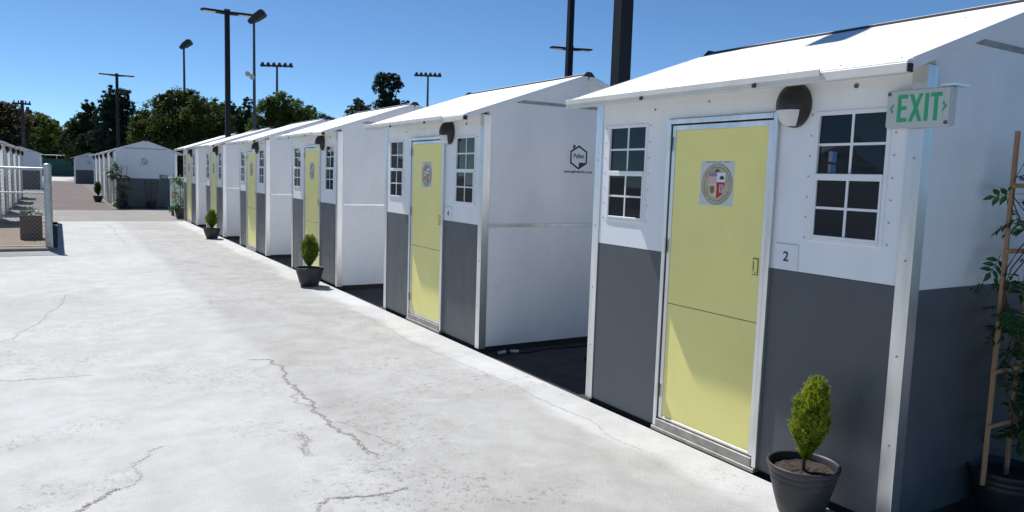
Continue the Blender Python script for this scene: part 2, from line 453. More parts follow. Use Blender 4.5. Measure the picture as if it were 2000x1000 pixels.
def make_shelter(name, grey_side):
    t = empty(name)
    # floor frame
    MB().box(.02, D - .02, -HW + .02, HW - .02, -.035, .03).build('base_frame', 'black_rubber', t)
    sidem = 'grey_panel' if grey_side else 'white_panel'
    # front wall
    ZG, ZT = 1.194, 2.232
    for s0, s1, w0 in ((.012, .768, .155), (1.637, W - .012, 1.882)):
        MB().box(0, .05, Y(s1), Y(s0), .025, ZG - .0015).build('wall_panel', 'grey_panel', t)
        mb = MB(); frame_panel(mb, 0, .05, s0, s1, ZG + .0015, ZT, w0, w0 + .388, 1.385, 2.028); mb.build('wall_panel', 'white_panel', t)
        # window
        w1 = w0 + .388; z0, z1 = 1.385, 2.028
        wn_ = MB()
        fo, fi = .016, .006
        frame_panel(wn_, -.006, .035, w0 - fo, w1 + fo, z0 - fo, z1 + fo, w0 + fi, w1 - fi, z0 + fi, z1 - fi)
        wo = wn_.build('window', 'vinyl', t, bevel=.003)
        zm = 1.706
        rail = MB().box(-.012, .02, Y(w1 - fi), Y(w0 + fi), zm - .017, zm + .017).box(-.010, .018, Y(w1 - fi), Y(w1 - fi - .012), z0 + fi, zm - .017).box(-.010, .018, Y(w0 + fi + .012), Y(w0 + fi), z0 + fi, zm - .017).box(-.010, .018, Y(w1 - fi - .012), Y(w0 + fi + .012), z0 + fi, z0 + fi + .012)
        rail.build('sash_rail', 'vinyl', wo, bevel=.002)
        sm = (w0 + w1) / 2
        for lo, hi, x in ((z0 + fi + .012, zm - .017, -.004), (zm + .017, z1 - fi, .006)):
            zc = (lo + hi) / 2
            MB().box(x, x + .012, Y(sm + .0065), Y(sm - .0065), lo, hi).build('muntin', 'vinyl', wo)
            a, b = (w0 + fi + (.012 if x < 0 else 0)), (w1 - fi - (.012 if x < 0 else 0))
            MB().box(x + .001, x + .011, Y(sm - .0065), Y(a), zc - .0065, zc + .0065).build('muntin', 'vinyl', wo)
            MB().box(x + .001, x + .011, Y(b), Y(sm + .0065), zc - .0065, zc + .0065).build('muntin', 'vinyl', wo)
            for pa, pb in ((a, sm - .0065), (sm + .0065, b)):
                for ra, rb in ((lo, zc - .0065), (zc + .0065, hi)):
                    pm = MB().box(x + .005, x + .009, Y(pb), Y(pa), ra, rb); tx, tz = random.gauss(0, .0007), random.gauss(0, .0009)
                    pm.v = [(vx + (tx if vy > Y((pa + pb) / 2) else -tx) + (tz if vz > (ra + rb) / 2 else -tz), vy, vz) for vx, vy, vz in pm.v]
                    pm.build('pane', 'glass', wo)
        sc = MB()
        for k in range(7):
            zz = z0 + (z1 - z0) * k / 6
            for ss in (w0 - .04, w1 + .04): sc.tube([(-.004, Y(ss), zz), (.002, Y(ss), zz)], .0045, 6)
        tag(sc.build('screw_row', 'screw', wo), kind='stuff')
    MB().box(0, .05, Y(1.637), Y(.768), 2.06, ZT).build('wall_panel', 'white_panel', t)
    for ss, zz, rr in ((2.084, 2.158, .012), (.62, 2.13, .006), (1.1, 2.15, .005)):
        MB().tube([(-.006, Y(ss), zz), (.002, Y(ss), zz)], rr, 10).build('screw', 'sign_dark', t)
    # door frame and leaf
    mb = MB()
    mb.box(-.022, .04, Y(.798), Y(.768), .03, 2.056); mb.box(-.022, .04, Y(1.637), Y(1.607), .03, 2.056); mb.box(-.022, .04, Y(1.607), Y(.798), 2.026, 2.056)
    df = mb.build('door_frame', 'aluminium', t, bevel=.003)
    MB().box(.012, .03, Y(1.607), Y(.798), .03, 2.026).build('weather_seal', 'black_rubber', df)
    MB().box(-.035, .05, Y(1.637), Y(.768), .004, .028).box(-.026, .0, Y(1.606), Y(.799), .028, .082).build('threshold', 'dull_aluminium', df, bevel=.002)
    dr = empty('door'); dr.parent = t
    mb = MB(); frame_panel(mb, -.010, .008, .806, 1.599, .088, 2.016, .836, 1.570, .106, 1.985)
    mb.build('leaf_edge', 'aluminium', dr, bevel=.002)
    MB().box(-.006, .004, Y(1.570), Y(.836), .8705, 1.985).build('door_panel', 'yellow_door', dr, bevel=.0015)
    MB().box(-.006, .004, Y(1.570), Y(.836), .106, .8655).build('door_panel', 'yellow_door', dr, bevel=.0015)
    MB().box(-.004, .004, Y(1.570), Y(.836), .8655, .8705).build('groove', 'seal_olive', dr)
    # latch: flush folding handle
    la = MB().box(-.0085, -.006, Y(1.556), Y(1.516), 1.140, 1.238, 1).box(-.0125, -.0085, Y(1.552), Y(1.522), 1.146, 1.232).box(-.0145, -.0125, Y(1.546), Y(1.538), 1.152, 1.16, 1).box(-.0145, -.0125, Y(1.530), Y(1.526), 1.165, 1.218, 1)
    la.build('latch', ['yellow_door', 'seal_olive'], dr)
    for zz in (.27, 1.24, 1.90):
        MB().tube([(-.028, Y(.800), zz - .045), (-.028, Y(.800), zz + .045)], .009, 10).build('hinge', 'aluminium', df)
    # printed seal on a clear film
    em = MB(); cs, cz = 1.205, 1.652
    em.box(-.0068, -.006, Y(1.338), Y(1.068), 1.522, 1.790, 0)
    def disc(r0, r1, x, mi, n=36):
        for k in range(n):
            a0, a1 = 2 * math.pi * k / n, 2 * math.pi * (k + 1) / n
            q = [(x, Y(cs + r * math.cos(a)), cz + r * math.sin(a)) for r, a in ((r0, a0), (r1, a0), (r1, a1), (r0, a1))]
            if r0 == 0: q = q[1:]
            em.add(q, [tuple(range(len(q)))], mi)
    disc(0, .124, -.0074, 1); disc(.104, .119, -.0078, 2); disc(0, .099, -.0078, 2)
    def rect(a, b, c, d_, x, mi): em.add([(x, Y(cs + a), cz + c), (x, Y(cs + b), cz + c), (x, Y(cs + b), cz + d_), (x, Y(cs + a), cz + d_)], [(0, 1, 2, 3)], mi)
    rect(-.066, .0, .0, .068, -.0084, 4)                           # stripes quarter
    rect(-.066, 0, .046, .070, -.0088, 5)
    for k in range(4): rect(-.058 + k * .015, -.052 + k * .015, .002, .046, -.0088, 6)
    rect(.0, .066, .012, .068, -.0084, 7); rect(.022, .056, .028, .044, -.0088, 8); rect(.03, .05, .044, .05, -.0088, 8)
    em.add([(-.0084, Y(cs - .066), cz), (-.0084, Y(cs), cz), (-.0084, Y(cs), cz - .088), (-.0084, Y(cs - .045), cz - .062)], [(0, 1, 2, 3)], 6)
    em.add([(-.0088, Y(cs - .052), cz - .012), (-.0088, Y(cs - .018), cz - .012), (-.0088, Y(cs - .016), cz - .045), (-.0088, Y(cs - .034), cz - .062), (-.0088, Y(cs - .05), cz - .045)], [(0, 1, 2, 3, 4)], 9)
    em.add([(-.0084, Y(cs), cz + .012), (-.0084, Y(cs + .066), cz + .012), (-.0084, Y(cs + .045), cz - .062), (-.0084, Y(cs), cz - .088)], [(0, 1, 2, 3)], 3)
    rect(.022, .054, -.05, -.002, -.0088, 4); rect(.032, .044, -.045, -.008, -.0092, 5)
    rect(-.018, .018, .074, .084, -.0084, 8); rect(-.005, .005, .084, .094, -.0084, 8)
    for k in range(13):
        if k not in (6, 9): rect(-.096 + k * .0145, -.096 + k * .0145 + .011, .1285, .1350, -.0072, 1)   # illegible line of small print
    em.build('printed_seal', ['film', 'seal_grey', 'seal_tan', 'seal_red', 'seal_pink', 'seal_purple', 'seal_cream', 'plate_white', 'seal_dark', 'seal_olive'], dr)
    # side and back walls
    for sgn in (-1, 1):
        y0, y1 = sorted((sgn * HW, sgn * (HW - .05)))
        MB().box(.052, D, y0, y1, .025, 1.180).build('wall_panel', sidem, t)
        zt = lambda x: roof_z(x) - TH
        x2 = RX - (RZ - TH - 2.362) / SL
        MB().prism_xz([(.052, 1.208), (D, 1.208), (D, zt(D)), (2 * RX - x2, 2.362), (x2, 2.362), (.052, zt(.052))], y0, y1).build('wall_panel', 'white_panel', t)
        x3 = RX - (RZ - TH - 2.388) / SL
        MB().prism_xz([(x3, 2.388), (2 * RX - x3, 2.388), (RX, RZ - TH)], y0, y1).build('gable_panel', 'white_panel', t)
        ya, yb = sorted((sgn * (HW + .004), sgn * (HW - .02)))
        if not grey_side:
            MB().box(.075, D - .075, ya, yb, 1.178, 1.210).build('seam_strip', 'aluminium', t, bevel=.002)
        else:
            MB().box(.075, D - .075, *sorted((sgn * (HW - .001), sgn * (HW - .02))), 1.178, 1.210).build('seam_strip', 'white_panel', t)
        MB().box(x2 + .05, 2 * RX - x2 - .05, ya, yb, 2.360, 2.390).build('seam_strip', 'dull_aluminium', t, bevel=.002)
    MB().box(D - .05, D - .002, -HW + .052, HW - .052, .025, 2.22).build('wall_panel', 'white_panel', t)
    # corner posts: aluminium angles
    for fx in (0, 1):
        for sgn in (-1, 1):
            X0, X1 = (-.005, .072) if fx == 0 else (D - .072, D + .005)
            e = .005
            ys = HW * sgn + e * sgn; yin = (HW - .070) * sgn
            mb = MB()
            poly_x = -.005 if fx == 0 else D + .005; xin = poly_x + (.005 if fx == 0 else -.005)
            far = .072 if fx == 0 else D - .072
            # L-shaped section
            L = [(poly_x, yin), (poly_x, ys), (far, ys), (far, HW * sgn), (xin, HW * sgn), (xin, yin)]
            mb.prism_xy(L, .008, 2.225)
            po = mb.build('corner_post', 'aluminium', t, bevel=.0015)
            if fx == 0:
                for zz in (.42, .86, 1.32, 1.80):
                    MB().tube([(poly_x - .003, sgn * (HW - .03), zz), (poly_x + .002, sgn * (HW - .03), zz)], .006, 8).build('screw', 'screw', po)
    # roof
    rf = empty('roof'); rf.parent = t
    ye = HW + .045
    def panel(x0, x1, a, b, ya, yb):
        return [(x0, roof_z(x0) + a), (x1, roof_z(x1) + a), (x1, roof_z(x1) + b), (x0, roof_z(x0) + b)]
    MB().prism_xz([(EX, EZ - TH + .008), (RX - .012, RZ - SL * .012 - TH), (RX - .012, RZ - SL * .012), (EX, EZ)], -ye, ye).build('roof_panel', 'white_roof', rf, bevel=.003)
    BX = 2 * RX - EX
    MB().prism_xz([(RX + .012, RZ - SL * .012 - TH), (BX, EZ - TH + .008), (BX, EZ), (RX + .012, RZ - SL * .012)], -ye, ye).build('roof_panel', 'white_roof', rf, bevel=.003)
    rs = MB()
    for xx in (EX + .05, .85):
        for k in range(9):
            yy = -ye + .06 + (2 * ye - .12) * k / 8; zz = roof_z(xx)
            rs.tube([(xx, yy, zz - .002), (xx - .0015, yy, zz + .004)], 0.0045, 6)
    tag(rs.build('roof_screw_row', 'screw', rf), kind='stuff')
    # ridge: black closure with a thin pale cap
    MB().prism_xz([(RX - .034, RZ - SL * .034 + .001), (RX - .032, RZ + .004), (RX + .032, RZ + .004), (RX + .034, RZ - SL * .034 + .001)], -ye + .02, ye - .06).build('ridge_closure', 'ridge_black', rf)
    MB().prism_xz([(RX - .030, RZ + .005), (RX, RZ + .014), (RX + .030, RZ + .005)], -ye + .015, ye - .05).build('ridge_cap', 'white_roof', rf)
    for sgn in (-1, 1):
        yc = sgn * (ye - .012)
        MB().prism_xz([(RX - .08, RZ - SL * .08 + .002), (RX - .03, RZ + .022), (RX + .03, RZ + .022), (RX + .08, RZ - SL * .08 + .002)], *sorted((sgn * (ye - .016), sgn * (ye + .004)))).build('ridge_end_cap', 'ridge_black', rf, bevel=.004)
        # rake flashing
        for a, b in ((EX + .03, RX - .085), (RX + .085, BX - .03)):
            za, zb = roof_z(a), roof_z(b)
            MB().prism_xz([(a, za - TH + .002), (b, zb - TH + .002), (b, zb + .003), (a, za + .003)], *sorted((sgn * (ye + .001), sgn * (ye + .005)))).build('rake_trim', 'white_roof', rf)
    # eave fascia: hollow channel closed with black plugs
    fa = MB().box(EX - .014, EX + .035, -ye - .006, ye + .006, EZ - TH - .004, EZ - .012).build('eave_channel', 'cream_fascia', rf, bevel=.003)
    MB().box(EX - .022, EX - .0145, Y(2.06), ye + .004, EZ - .030, EZ + .003).build('drip_edge', 'cream_fascia', rf, bevel=.002)
    for ss in (.77, 1.663):
        MB().box(EX - .026, EX - .0142, Y(ss + .011), Y(ss - .011), EZ - TH - .001, EZ - TH + .021).build('channel_plug', 'black_rubber', fa, bevel=.002)
    for sgn in (-1, 1):
        MB().box(EX - .010, EX + .030, *sorted((sgn * (ye + .0062), sgn * (ye + .009))), EZ - TH, EZ - .016).build('channel_plug', 'black_rubber', fa)
    MB().box(BX - .035, BX + .014, -ye - .006, ye + .006, EZ - TH - .004, EZ - .012).build('eave_channel', 'cream_fascia', rf, bevel=.003)
    # wall lamp: oval bulkhead with a half-hood
    wl = empty('wall_lamp'); wl.parent = t
    lc, lz, ry, rz_, rx = Y(1.737), 2.083, .098, .118, .115
    hood = MB(); lens = MB()
    nu, nv = 24, 16
    def ell(i, j, g=1.0):
        a = math.pi * i / nv - math.pi / 2            # vertical angle
        b = math.pi * j / nu - math.pi / 2
        x = -math.cos(a) ** .8 * math.cos(b) * rx * g
        return (x - .004, lc + math.cos(a) * math.sin(b) * ry * g, lz + math.sin(a) * rz_ * g)
    for i in range(nv):
        for j in range(nu):
            hood.add([ell(i, j), ell(i, j + 1), ell(i + 1, j + 1), ell(i + 1, j)], [(0, 1, 2, 3)])
    NA, NB = 10, 12
    def lp(i, j):
        a = -68 + 54 * i / NA; b = -52 + 92 * j / NB
        return ell((a + 90) * nv / 180, (b + 90) * nu / 180, 1.015)
    for i in range(NA):
        for j in range(NB): lens.add([lp(i, j), lp(i, j + 1), lp(i + 1, j + 1), lp(i + 1, j)], [(0, 1, 2, 3)])
    hood.build('lamp_housing', 'bronze', wl, smooth=True)
    lens.build('lamp_lens', 'lamp_lens', wl, smooth=True)
    MB().tube([(-.004, lc, lz), (.004, lc, lz)], .09, 24).build('back_plate', 'bronze', wl)
    # maker's mark on both side walls
    for sgn in (-1, 1):
        lg = MB(); cx, cz = 1.095, 1.876; yy = sgn * (HW + .0006)
        R = .122
        hx = [(cx + R * math.sin(math.radians(60 * k)) * 1.0, cz + R * math.cos(math.radians(60 * k))) for k in range(6)]
        hi_ = [(cx + (R - .021) * math.sin(math.radians(60 * k)), cz + (R - .021) * math.cos(math.radians(60 * k))) for k in range(6)]
        for k in range(6):
            k2 = (k + 1) % 6
            lg.add([(hx[k][0], yy, hx[k][1]), (hx[k2][0], yy, hx[k2][1]), (hi_[k2][0], yy, hi_[k2][1]), (hi_[k][0], yy, hi_[k][1])], [(0, 1, 2, 3)])
        fx = (lambda q: q) if sgn < 0 else (lambda q: -q)
        y2 = sgn * (HW + .0012)
        # chimney stub on the roof line, filled corner fold at the foot
        lg.add([(cx + fx(-.075), y2, cz + .082), (cx + fx(-.045), y2, cz + .098), (cx + fx(-.045), y2, cz + .122), (cx + fx(-.075), y2, cz + .122)], [(0, 1, 2, 3)])
        lg.add([(cx + fx(.004), y2, cz - .112), (cx + fx(.004), y2, cz - .052), (cx + fx(.102), y2, cz - .052), (cx + fx(.09), y2, cz - .06)], [(0, 1, 2, 3)])
        lo = lg.build('logo', 'ink_black', t)
        ax = (1, 0, 0) if sgn < 0 else (-1, 0, 0)
        text_mesh('Pallet', .062, 'logo_lettering', 'ink', lo, (cx, sgn * (HW + .001), cz + .012), ax, (0, 0, 1), bold=.0012)
        text_mesh('www.palletshelter.com', .038, 'logo_lettering', 'ink', lo, (cx, sgn * (HW + .001), 1.732), ax, (0, 0, 1), bold=.0010)
    return t

def window_notice(t):  # dull grey and blue rectangles set just in front of the window panes
    n = MB()
    for a, b, c, d_, mi in ((1.950, 1.972, 1.785, 1.838, 0), (1.972, 1.998, 1.780, 1.836, 1), (1.950, 1.966, 1.726, 1.772, 0), (1.966, 1.998, 1.724, 1.770, 1)):
        n.box(.0070, .0078, Y(b), Y(a), c, d_, mi)
    w = [c for c in t.children if c.name.startswith('window')][-1]
    n.build('window_notice', ['patch_grey', 'patch_blue'], w)

def outlet_box(t):
    ob = MB().box(.10, .24, HW + .001, HW + .10, .16, .36).build('outlet_box', 'vinyl', t, bevel=.012, seg=2)
    MB().tube([(.17, HW + .05, .16), (.17, HW + .05, -.03)], .014, 8).build('conduit', 'vinyl', ob)

def number_plate(t, digit):
    pl = MB().box(-.007, -.0005, Y(1.815), Y(1.663), 1.198, 1.338).build('number_plate', 'plate_white', t, bevel=.001)
    text_mesh(digit, .075, 'plate_number', 'ink', pl, (-.0078, Y(1.739), 1.268), (0, -1, 0), (0, 0, 1), bold=.0016)

def exit_sign(t):
    ex = empty('exit_sign'); ex.parent = t
    s0, s1, z0, z1 = 2.285, 2.585, 1.938, 2.112
    MB().box(-.056, -.008, Y(s1), Y(s0), z0, z1).build('sign_case', 'sign_face', ex, bevel=.006, seg=2)
    mb = MB()
    xa, xb = -.0585, -.0562
    u = lambda f: Y(s0 + (s1 - s0) * f); v = lambda f: z0 + (z1 - z0) * f
    def bar(a, b, c, d_): mb.prism_yz([(u(a), v(c)), (u(b), v(c)), (u(b), v(d_)), (u(a), v(d_))], xa, xb)
    lo, hi = .15, .86
    bar(.19, .245, lo, hi); bar(.245, .345, lo, lo + .10); bar(.245, .345, hi - .10, hi); bar(.245, .33, .46, .56)
    for a, b in (((.375, .43, .525, .58), 0), ((.525, .58, .375, .43), 1)):
        off = .0003 * b
        mb.prism_yz([(u(a[0]), v(lo)), (u(a[1]), v(lo)), (u(a[3]), v(hi)), (u(a[2]), v(hi))], xa - off, xb)
    bar(.615, .67, lo, hi)
    bar(.755, .81, lo, hi - .10); bar(.70, .865, hi - .10, hi)
    mb.build('exit_lettering', 'sign_green', ex)
    for c, sg in ((.09, 1), (.915, -1)):
        tip, inner, end = c - .028 * sg, c - .006 * sg, c + .03 * sg
        ol = [(tip, .5), (end, .63), (end, .63 - .07), (inner, .5), (end, .37 + .07), (end, .37)]
        MB().prism_yz([(u(p), v(q)) for p, q in ol], xa, xb).build('arrow', 'sign_green', ex)
    MB().box(-.0568, -.0560, u(.895), u(.165), v(.10), v(.91)).build('sign_diffuser', 'sign_pale', ex)
    for fu, fv in ((.045, .90), (.945, .09)):
        MB().tube([(-.059, u(fu), v(fv)), (-.05, u(fu), v(fv))], .009, 8).build('screw', 'sign_dark', ex)
    MB().box(-.05, .06, Y(s1 + .012), Y(s1 - .055), z1 + .002, z1 + .012).box(.0, .01, Y(s1 - .05), Y(s1 - .10), 1.96, z1 + .002).build('bracket', 'aluminium', ex)
    MB().box(-.008, -.005, Y(2.43), Y(2.37), 1.97, 2.08).build('mounting_plate', 'aluminium', ex)

FX = 3.4055
ROW = 'shelters of the near row along the concrete walkway'
near = make_shelter('shelter', True)
near.location = (FX, 3.21, 0)
number_plate(near, '2'); exit_sign(near); outlet_box(near); window_notice(near)
tag(near, 'nearest shelter with grey lower side wall, green EXIT sign and a number 2 plate', 'shelter', ROW)
proto = make_shelter('shelter', False)
proto.location = (FX, 7.362, 0)
second = copy_tree(proto); second.location = (FX, 7.362, 0)
number_plate(second, '4')
tag(second, 'second nearest shelter, all white side wall with the fully visible black hexagon logo', 'shelter', ROW)
spots = [(11.612, 'third shelter along the near row, potted shrub standing at its door'),
         (15.878, 'fourth shelter along the near row, between the two farther potted shrubs'),
         (20.228, 'fifth shelter along the near row, small potted shrub before its right corner'),
         (24.357, 'last and farthest shelter of the near row, next to the orange flowers')]
for i, (y, lab) in enumerate(spots):
    o = proto if i == 0 else copy_tree(proto)
    o.location = (FX, y, 0)
    tag(o, lab, 'shelter', ROW)
for y, lab in ((6.4, 'shelter across the walkway, mirrored in the right window of the nearest shelter'), (10.6, 'shelter across the walkway, mirrored in the left window of the nearest shelter')):
    o = copy_tree(proto); o.location = (-5.4, y, 0); o.rotation_euler.z = math.pi
    tag(o, lab, 'shelter')
SK = ('screw', 'roof_screw_row', 'screw_row', 'hinge', 'channel_plug', 'latch')
FARR = 'shelters of the far right row beyond the cross road'
labs = ['front shelter of the far right row, grey and white gable end facing the cross road',
        'second shelter of the far right row, just behind the one with gable facing the road',
        'third shelter of the far right row along the red path',
        'fourth shelter of the far right row along the red path',
        'fifth and last shelter of the far right row along the red path']
for i, lab in enumerate(labs):
    o = copy_tree(near if i == 0 else proto, skip=SK + ('exit_sign', 'number_plate', 'outlet_box', 'window_notice'))
    o.location = (1.93, 34.75 + 4.2 * i, -.02)
    if i == 0: o.location.y = 34.85
    tag(o, lab, 'shelter', FARR)
LEFT = 'shelters of the left row behind the chain link fence'
labl = ['nearest shelter of the left row, its dark eave cut by the left picture edge',
        'second shelter of the left row seen through the chain link fence',
        'third shelter of the left row seen through the chain link fence',
        'fourth shelter of the left row seen through the chain link fence',
        'fifth and last shelter of the left row, beside the gable with the grey panel']
for i, lab in enumerate(labl):
    o = copy_tree(proto, skip=SK)
    o.location = (-1.45, 25.6 + 4.2 * i, -.02); o.rotation_euler.z = math.pi
    tag(o, lab, 'shelter', LEFT)
o = copy_tree(near, skip=SK + ('exit_sign', 'number_plate', 'outlet_box', 'window_notice')); o.location = (-.86, 58.3, -.02); o.rotation_euler.z = math.pi
tag(o, 'distant shelter with grey lower gable wall just left of the fence post top', 'shelter')
o = copy_tree(near, skip=SK + ('exit_sign', 'number_plate', 'outlet_box', 'window_notice')); o.location = (1.30, 76.2, -.02)
tag(o, 'small distant shelter with grey lower wall at the end of the red path', 'shelter')

# ------------------------------------------------------------------ potted shrubs
def pot(loc, label, h=.27, r=.20):
    t = empty('plant_pot', loc)
    k = r / .20; hh = h / .27
    prof = [(0, 0), (.115, 0), (.122, .006), (.150, .09), (.172, .17), (.180, .195), (.176, .200), (.183, .205), (.186, .222), (.182, .228), (.190, .236), (.196, .248), (.200, .262), (.198, .270), (.190, .271), (.182, .262), (.178, .22)]
    MB().lathe([(a * k, b * hh) for a, b in prof], 40).build('pot_body', 'pot_plastic', t, smooth=True)
    rr = np.linspace(0, .178 * k, 7); vs, fs = [(0, 0, .236 * hh)], []
    n = 24
    for ri in rr[1:]:
        for q in range(n): vs.append((ri * math.cos(2 * math.pi * q / n), ri * math.sin(2 * math.pi * q / n), .226 * hh + random.uniform(-.004, .008)))
    for q in range(n): fs.append((0, 1 + q, 1 + (q + 1) % n))
    for a in range(len(rr) - 2):
        for q in range(n): fs.append((1 + a * n + q, 1 + (a + 1) * n + q, 1 + (a + 1) * n + (q + 1) % n, 1 + a * n + (q + 1) % n))
    MB().add(vs, fs).build('soil', 'soil', t)
    tag(t, label, 'plant pot', 'dark plastic plant pots before the shelters')
    return t

def conifer(loc, label, h, w, n, matn='golden_foliage', blade=.035, seed=1, lean=0.0, fat=.42):
    g = np.random.default_rng(seed)
    t = empty('potted_conifer', loc)
    MB().tube([(0, 0, -.01), (.004, .003, h * .3), (0, 0, h * .8)], [.011, .008, .003], 7).build('trunk', 'stem_brown', t)
    br = MB()
    for k in range(14):
        a = g.random() * 6.28; z0 = h * (.06 + .4 * g.random()); rr = w * .5 * (.2 + .5 * g.random())
        br.tube([(0, 0, z0), (math.cos(a) * rr * .6, math.sin(a) * rr * .6, z0 + h * .1), (math.cos(a) * rr, math.sin(a) * rr, z0 + h * .24)], [.005, .004, .002], 5)
    br.build('branch', 'stem_brown', t)
    # flat upright sprays: clusters of scale blades
    ns = n // 14
    z = g.beta(1.35, 1.5, ns); a = g.random(ns) * 2 * np.pi
    prof = np.interp(z, [0, .12, .3, .5, .7, .88, 1.0], [.12, .40, .86, 1.0, .82, .58, .22])
    lump = 1 + .16 * np.sin(a * 3 + z * 7 + seed) + .10 * np.sin(a * 5 - z * 13)
    rad = prof * lump * w * .5 * np.sqrt(.12 + .88 * g.random(ns))
    cx = rad * np.cos(a); cy = rad * np.sin(a) - lean * np.clip(z, .2, 1) * h; cz = h * (.10 + .88 * z)
    V, Q = [], []
    for i in range(ns):
        out = np.array([math.cos(a[i]), math.sin(a[i]), 0.0])
        up = np.array([0, 0, 1.0]) * g.uniform(.8, 1.3) + out * g.uniform(.1, .8) + g.normal(0, .22, 3); up /= np.linalg.norm(up)
        sd = np.cross(up, g.normal(0, 1, 3)); sd /= np.linalg.norm(sd)
        c = np.array([cx[i], cy[i], cz[i]])
        for k in range(14):
            b0 = c + up * blade * (k / 5.5 - .7)
            dr = up * .8 + sd * (1 if k % 2 else -1) * g.uniform(.35, .9) + g.normal(0, .2, 3); dr /= np.linalg.norm(dr)
            ln = blade * g.uniform(.55, 1.1); wd = blade * .13
            nn = np.cross(dr, g.normal(0, 1, 3)); nn /= np.linalg.norm(nn)
            j = len(V)
            V += [b0 - nn * wd, b0 + nn * wd, b0 + dr * ln + nn * wd * .4, b0 + dr * ln - nn * wd * .4]
            Q.append((j, j + 1, j + 2, j + 3))
    tag(np_mesh('foliage', np.array(V), Q, matn, t), kind='stuff')
    tag(t, label, 'shrub', 'small conifers in pots before the shelters')
    return t
pot((3.195, 2.335, 0), 'nearest dark plastic pot holding the yellow-green conifer beside the number 2 door', .262, .178)
conifer((3.195, 2.335, .235), 'nearest yellow-green conifer in a pot, beside the door of shelter number 2', .47, .165, 30000, blade=.0155, seed=3, lean=.10)
pot((3.09, 10.68, 0), 'middle plant pot, standing before the third shelter door', .27, .205)
conifer((3.09, 10.68, .235), 'middle small green conifer, in the pot before the third shelter door', .49, .23, 12000, 'green_foliage', blade=.026, seed=5)
pot((3.09, 18.70, 0), 'farthest of the three pots along the near row of shelters', .25, .20)
conifer((3.09, 18.70, .215), 'farthest small conifer in a pot along the near row of shelters', .43, .21, 5000, 'green_foliage', blade=.04, seed=8)
pot((1.55, 38.6, -.02), 'small dark pot far away by the red path before the far right row', .28, .21)
conifer((1.55, 38.6, .22), 'slim dark conifer far away in a pot by the red path', .62, .22, 2500, 'vine_leaf', blade=.06, seed=9)

# ------------------------------------------------------------------ trellises and vines
def leaf_mesh(size, mats, pairs=3):
    """one compound leaf: leaflets along a thin rachis"""
    mb = MB()
    def leaflet(o, d, n, L, w):
        o, d, n = Vector(o), Vector(d).normalized(), Vector(n).normalized(); s = d.cross(n).normalized()
        mid = o + d * L * .5 - n * L * .06; tip = o + d * L - n * L * .16
        mb.add([o, o + d * L * .35 + s * w + n * .1 * w, mid, o + d * L * .35 - s * w + n * .1 * w, tip, o + d * L * .7 + s * w * .7, o + d * L * .7 - s * w * .7],
               [(0, 1, 2), (0, 2, 3), (1, 5, 2), (3, 2, 6), (2, 5, 4), (2, 4, 6)])
    for k in range(pairs):
        p = (size * (.25 + .22 * k), 0, -size * .03 * k)
        for sg in (-1, 1): leaflet(p, (.55, sg, -.12), (0, 0, 1), size * .42, size * .10)
    leaflet((size * .8, 0, -size * .1), (1, 0, -.3), (0, 0, 1), size * .42, size * .10)
    mb.tube([(0, 0, 0), (size * .5, 0, -.02 * size), (size * .9, 0, -.11 * size)], size * .012, 4)
    me_o = mb.build('leaf', 'vine_leaf')
    me = me_o.data; bpy.data.objects.remove(me_o)
    return me
LEAF = [leaf_mesh(.11, None, 3), leaf_mesh(.09, None, 2), leaf_mesh(.13, None, 4)]

def trellis(loc, rz, label, wood='stake_wood', *, w=.42, h=1.62, rungs=(.42, .72, 1.0, 1.28), lean=0.0, z0=.22):
    t = empty('plant_trellis', loc, rz)
    for sx in (-w / 2, 0, w / 2):
        top = h if sx <= 0 else h * .99
        f = 1.0 if h > 1.9 else .6
        MB().add([(sx * f - .013, -.008, z0), (sx * f + .013, -.008, z0), (sx * f + .013, .008, z0), (sx * f - .013, .008, z0),
                  (sx - .013, -.008, top), (sx + .013, -.008, top), (sx + .013, .008, top), (sx - .013, .008, top)],
                 [(0, 3, 2, 1), (4, 5, 6, 7), (0, 1, 5, 4), (1, 2, 6, 5), (2, 3, 7, 6), (3, 0, 4, 7)]).build('stake', wood, t, bevel=.002)
    for z in rungs:
        hw = w / 2 * (1.0 if h > 1.9 else .6 + .4 * z / h) + .02
        MB().box(-hw, hw, -.019, -.0085, z - .011, z + .011).build('rung', wood, t, bevel=.002)
    tag(t, label, 'trellis')
    return t

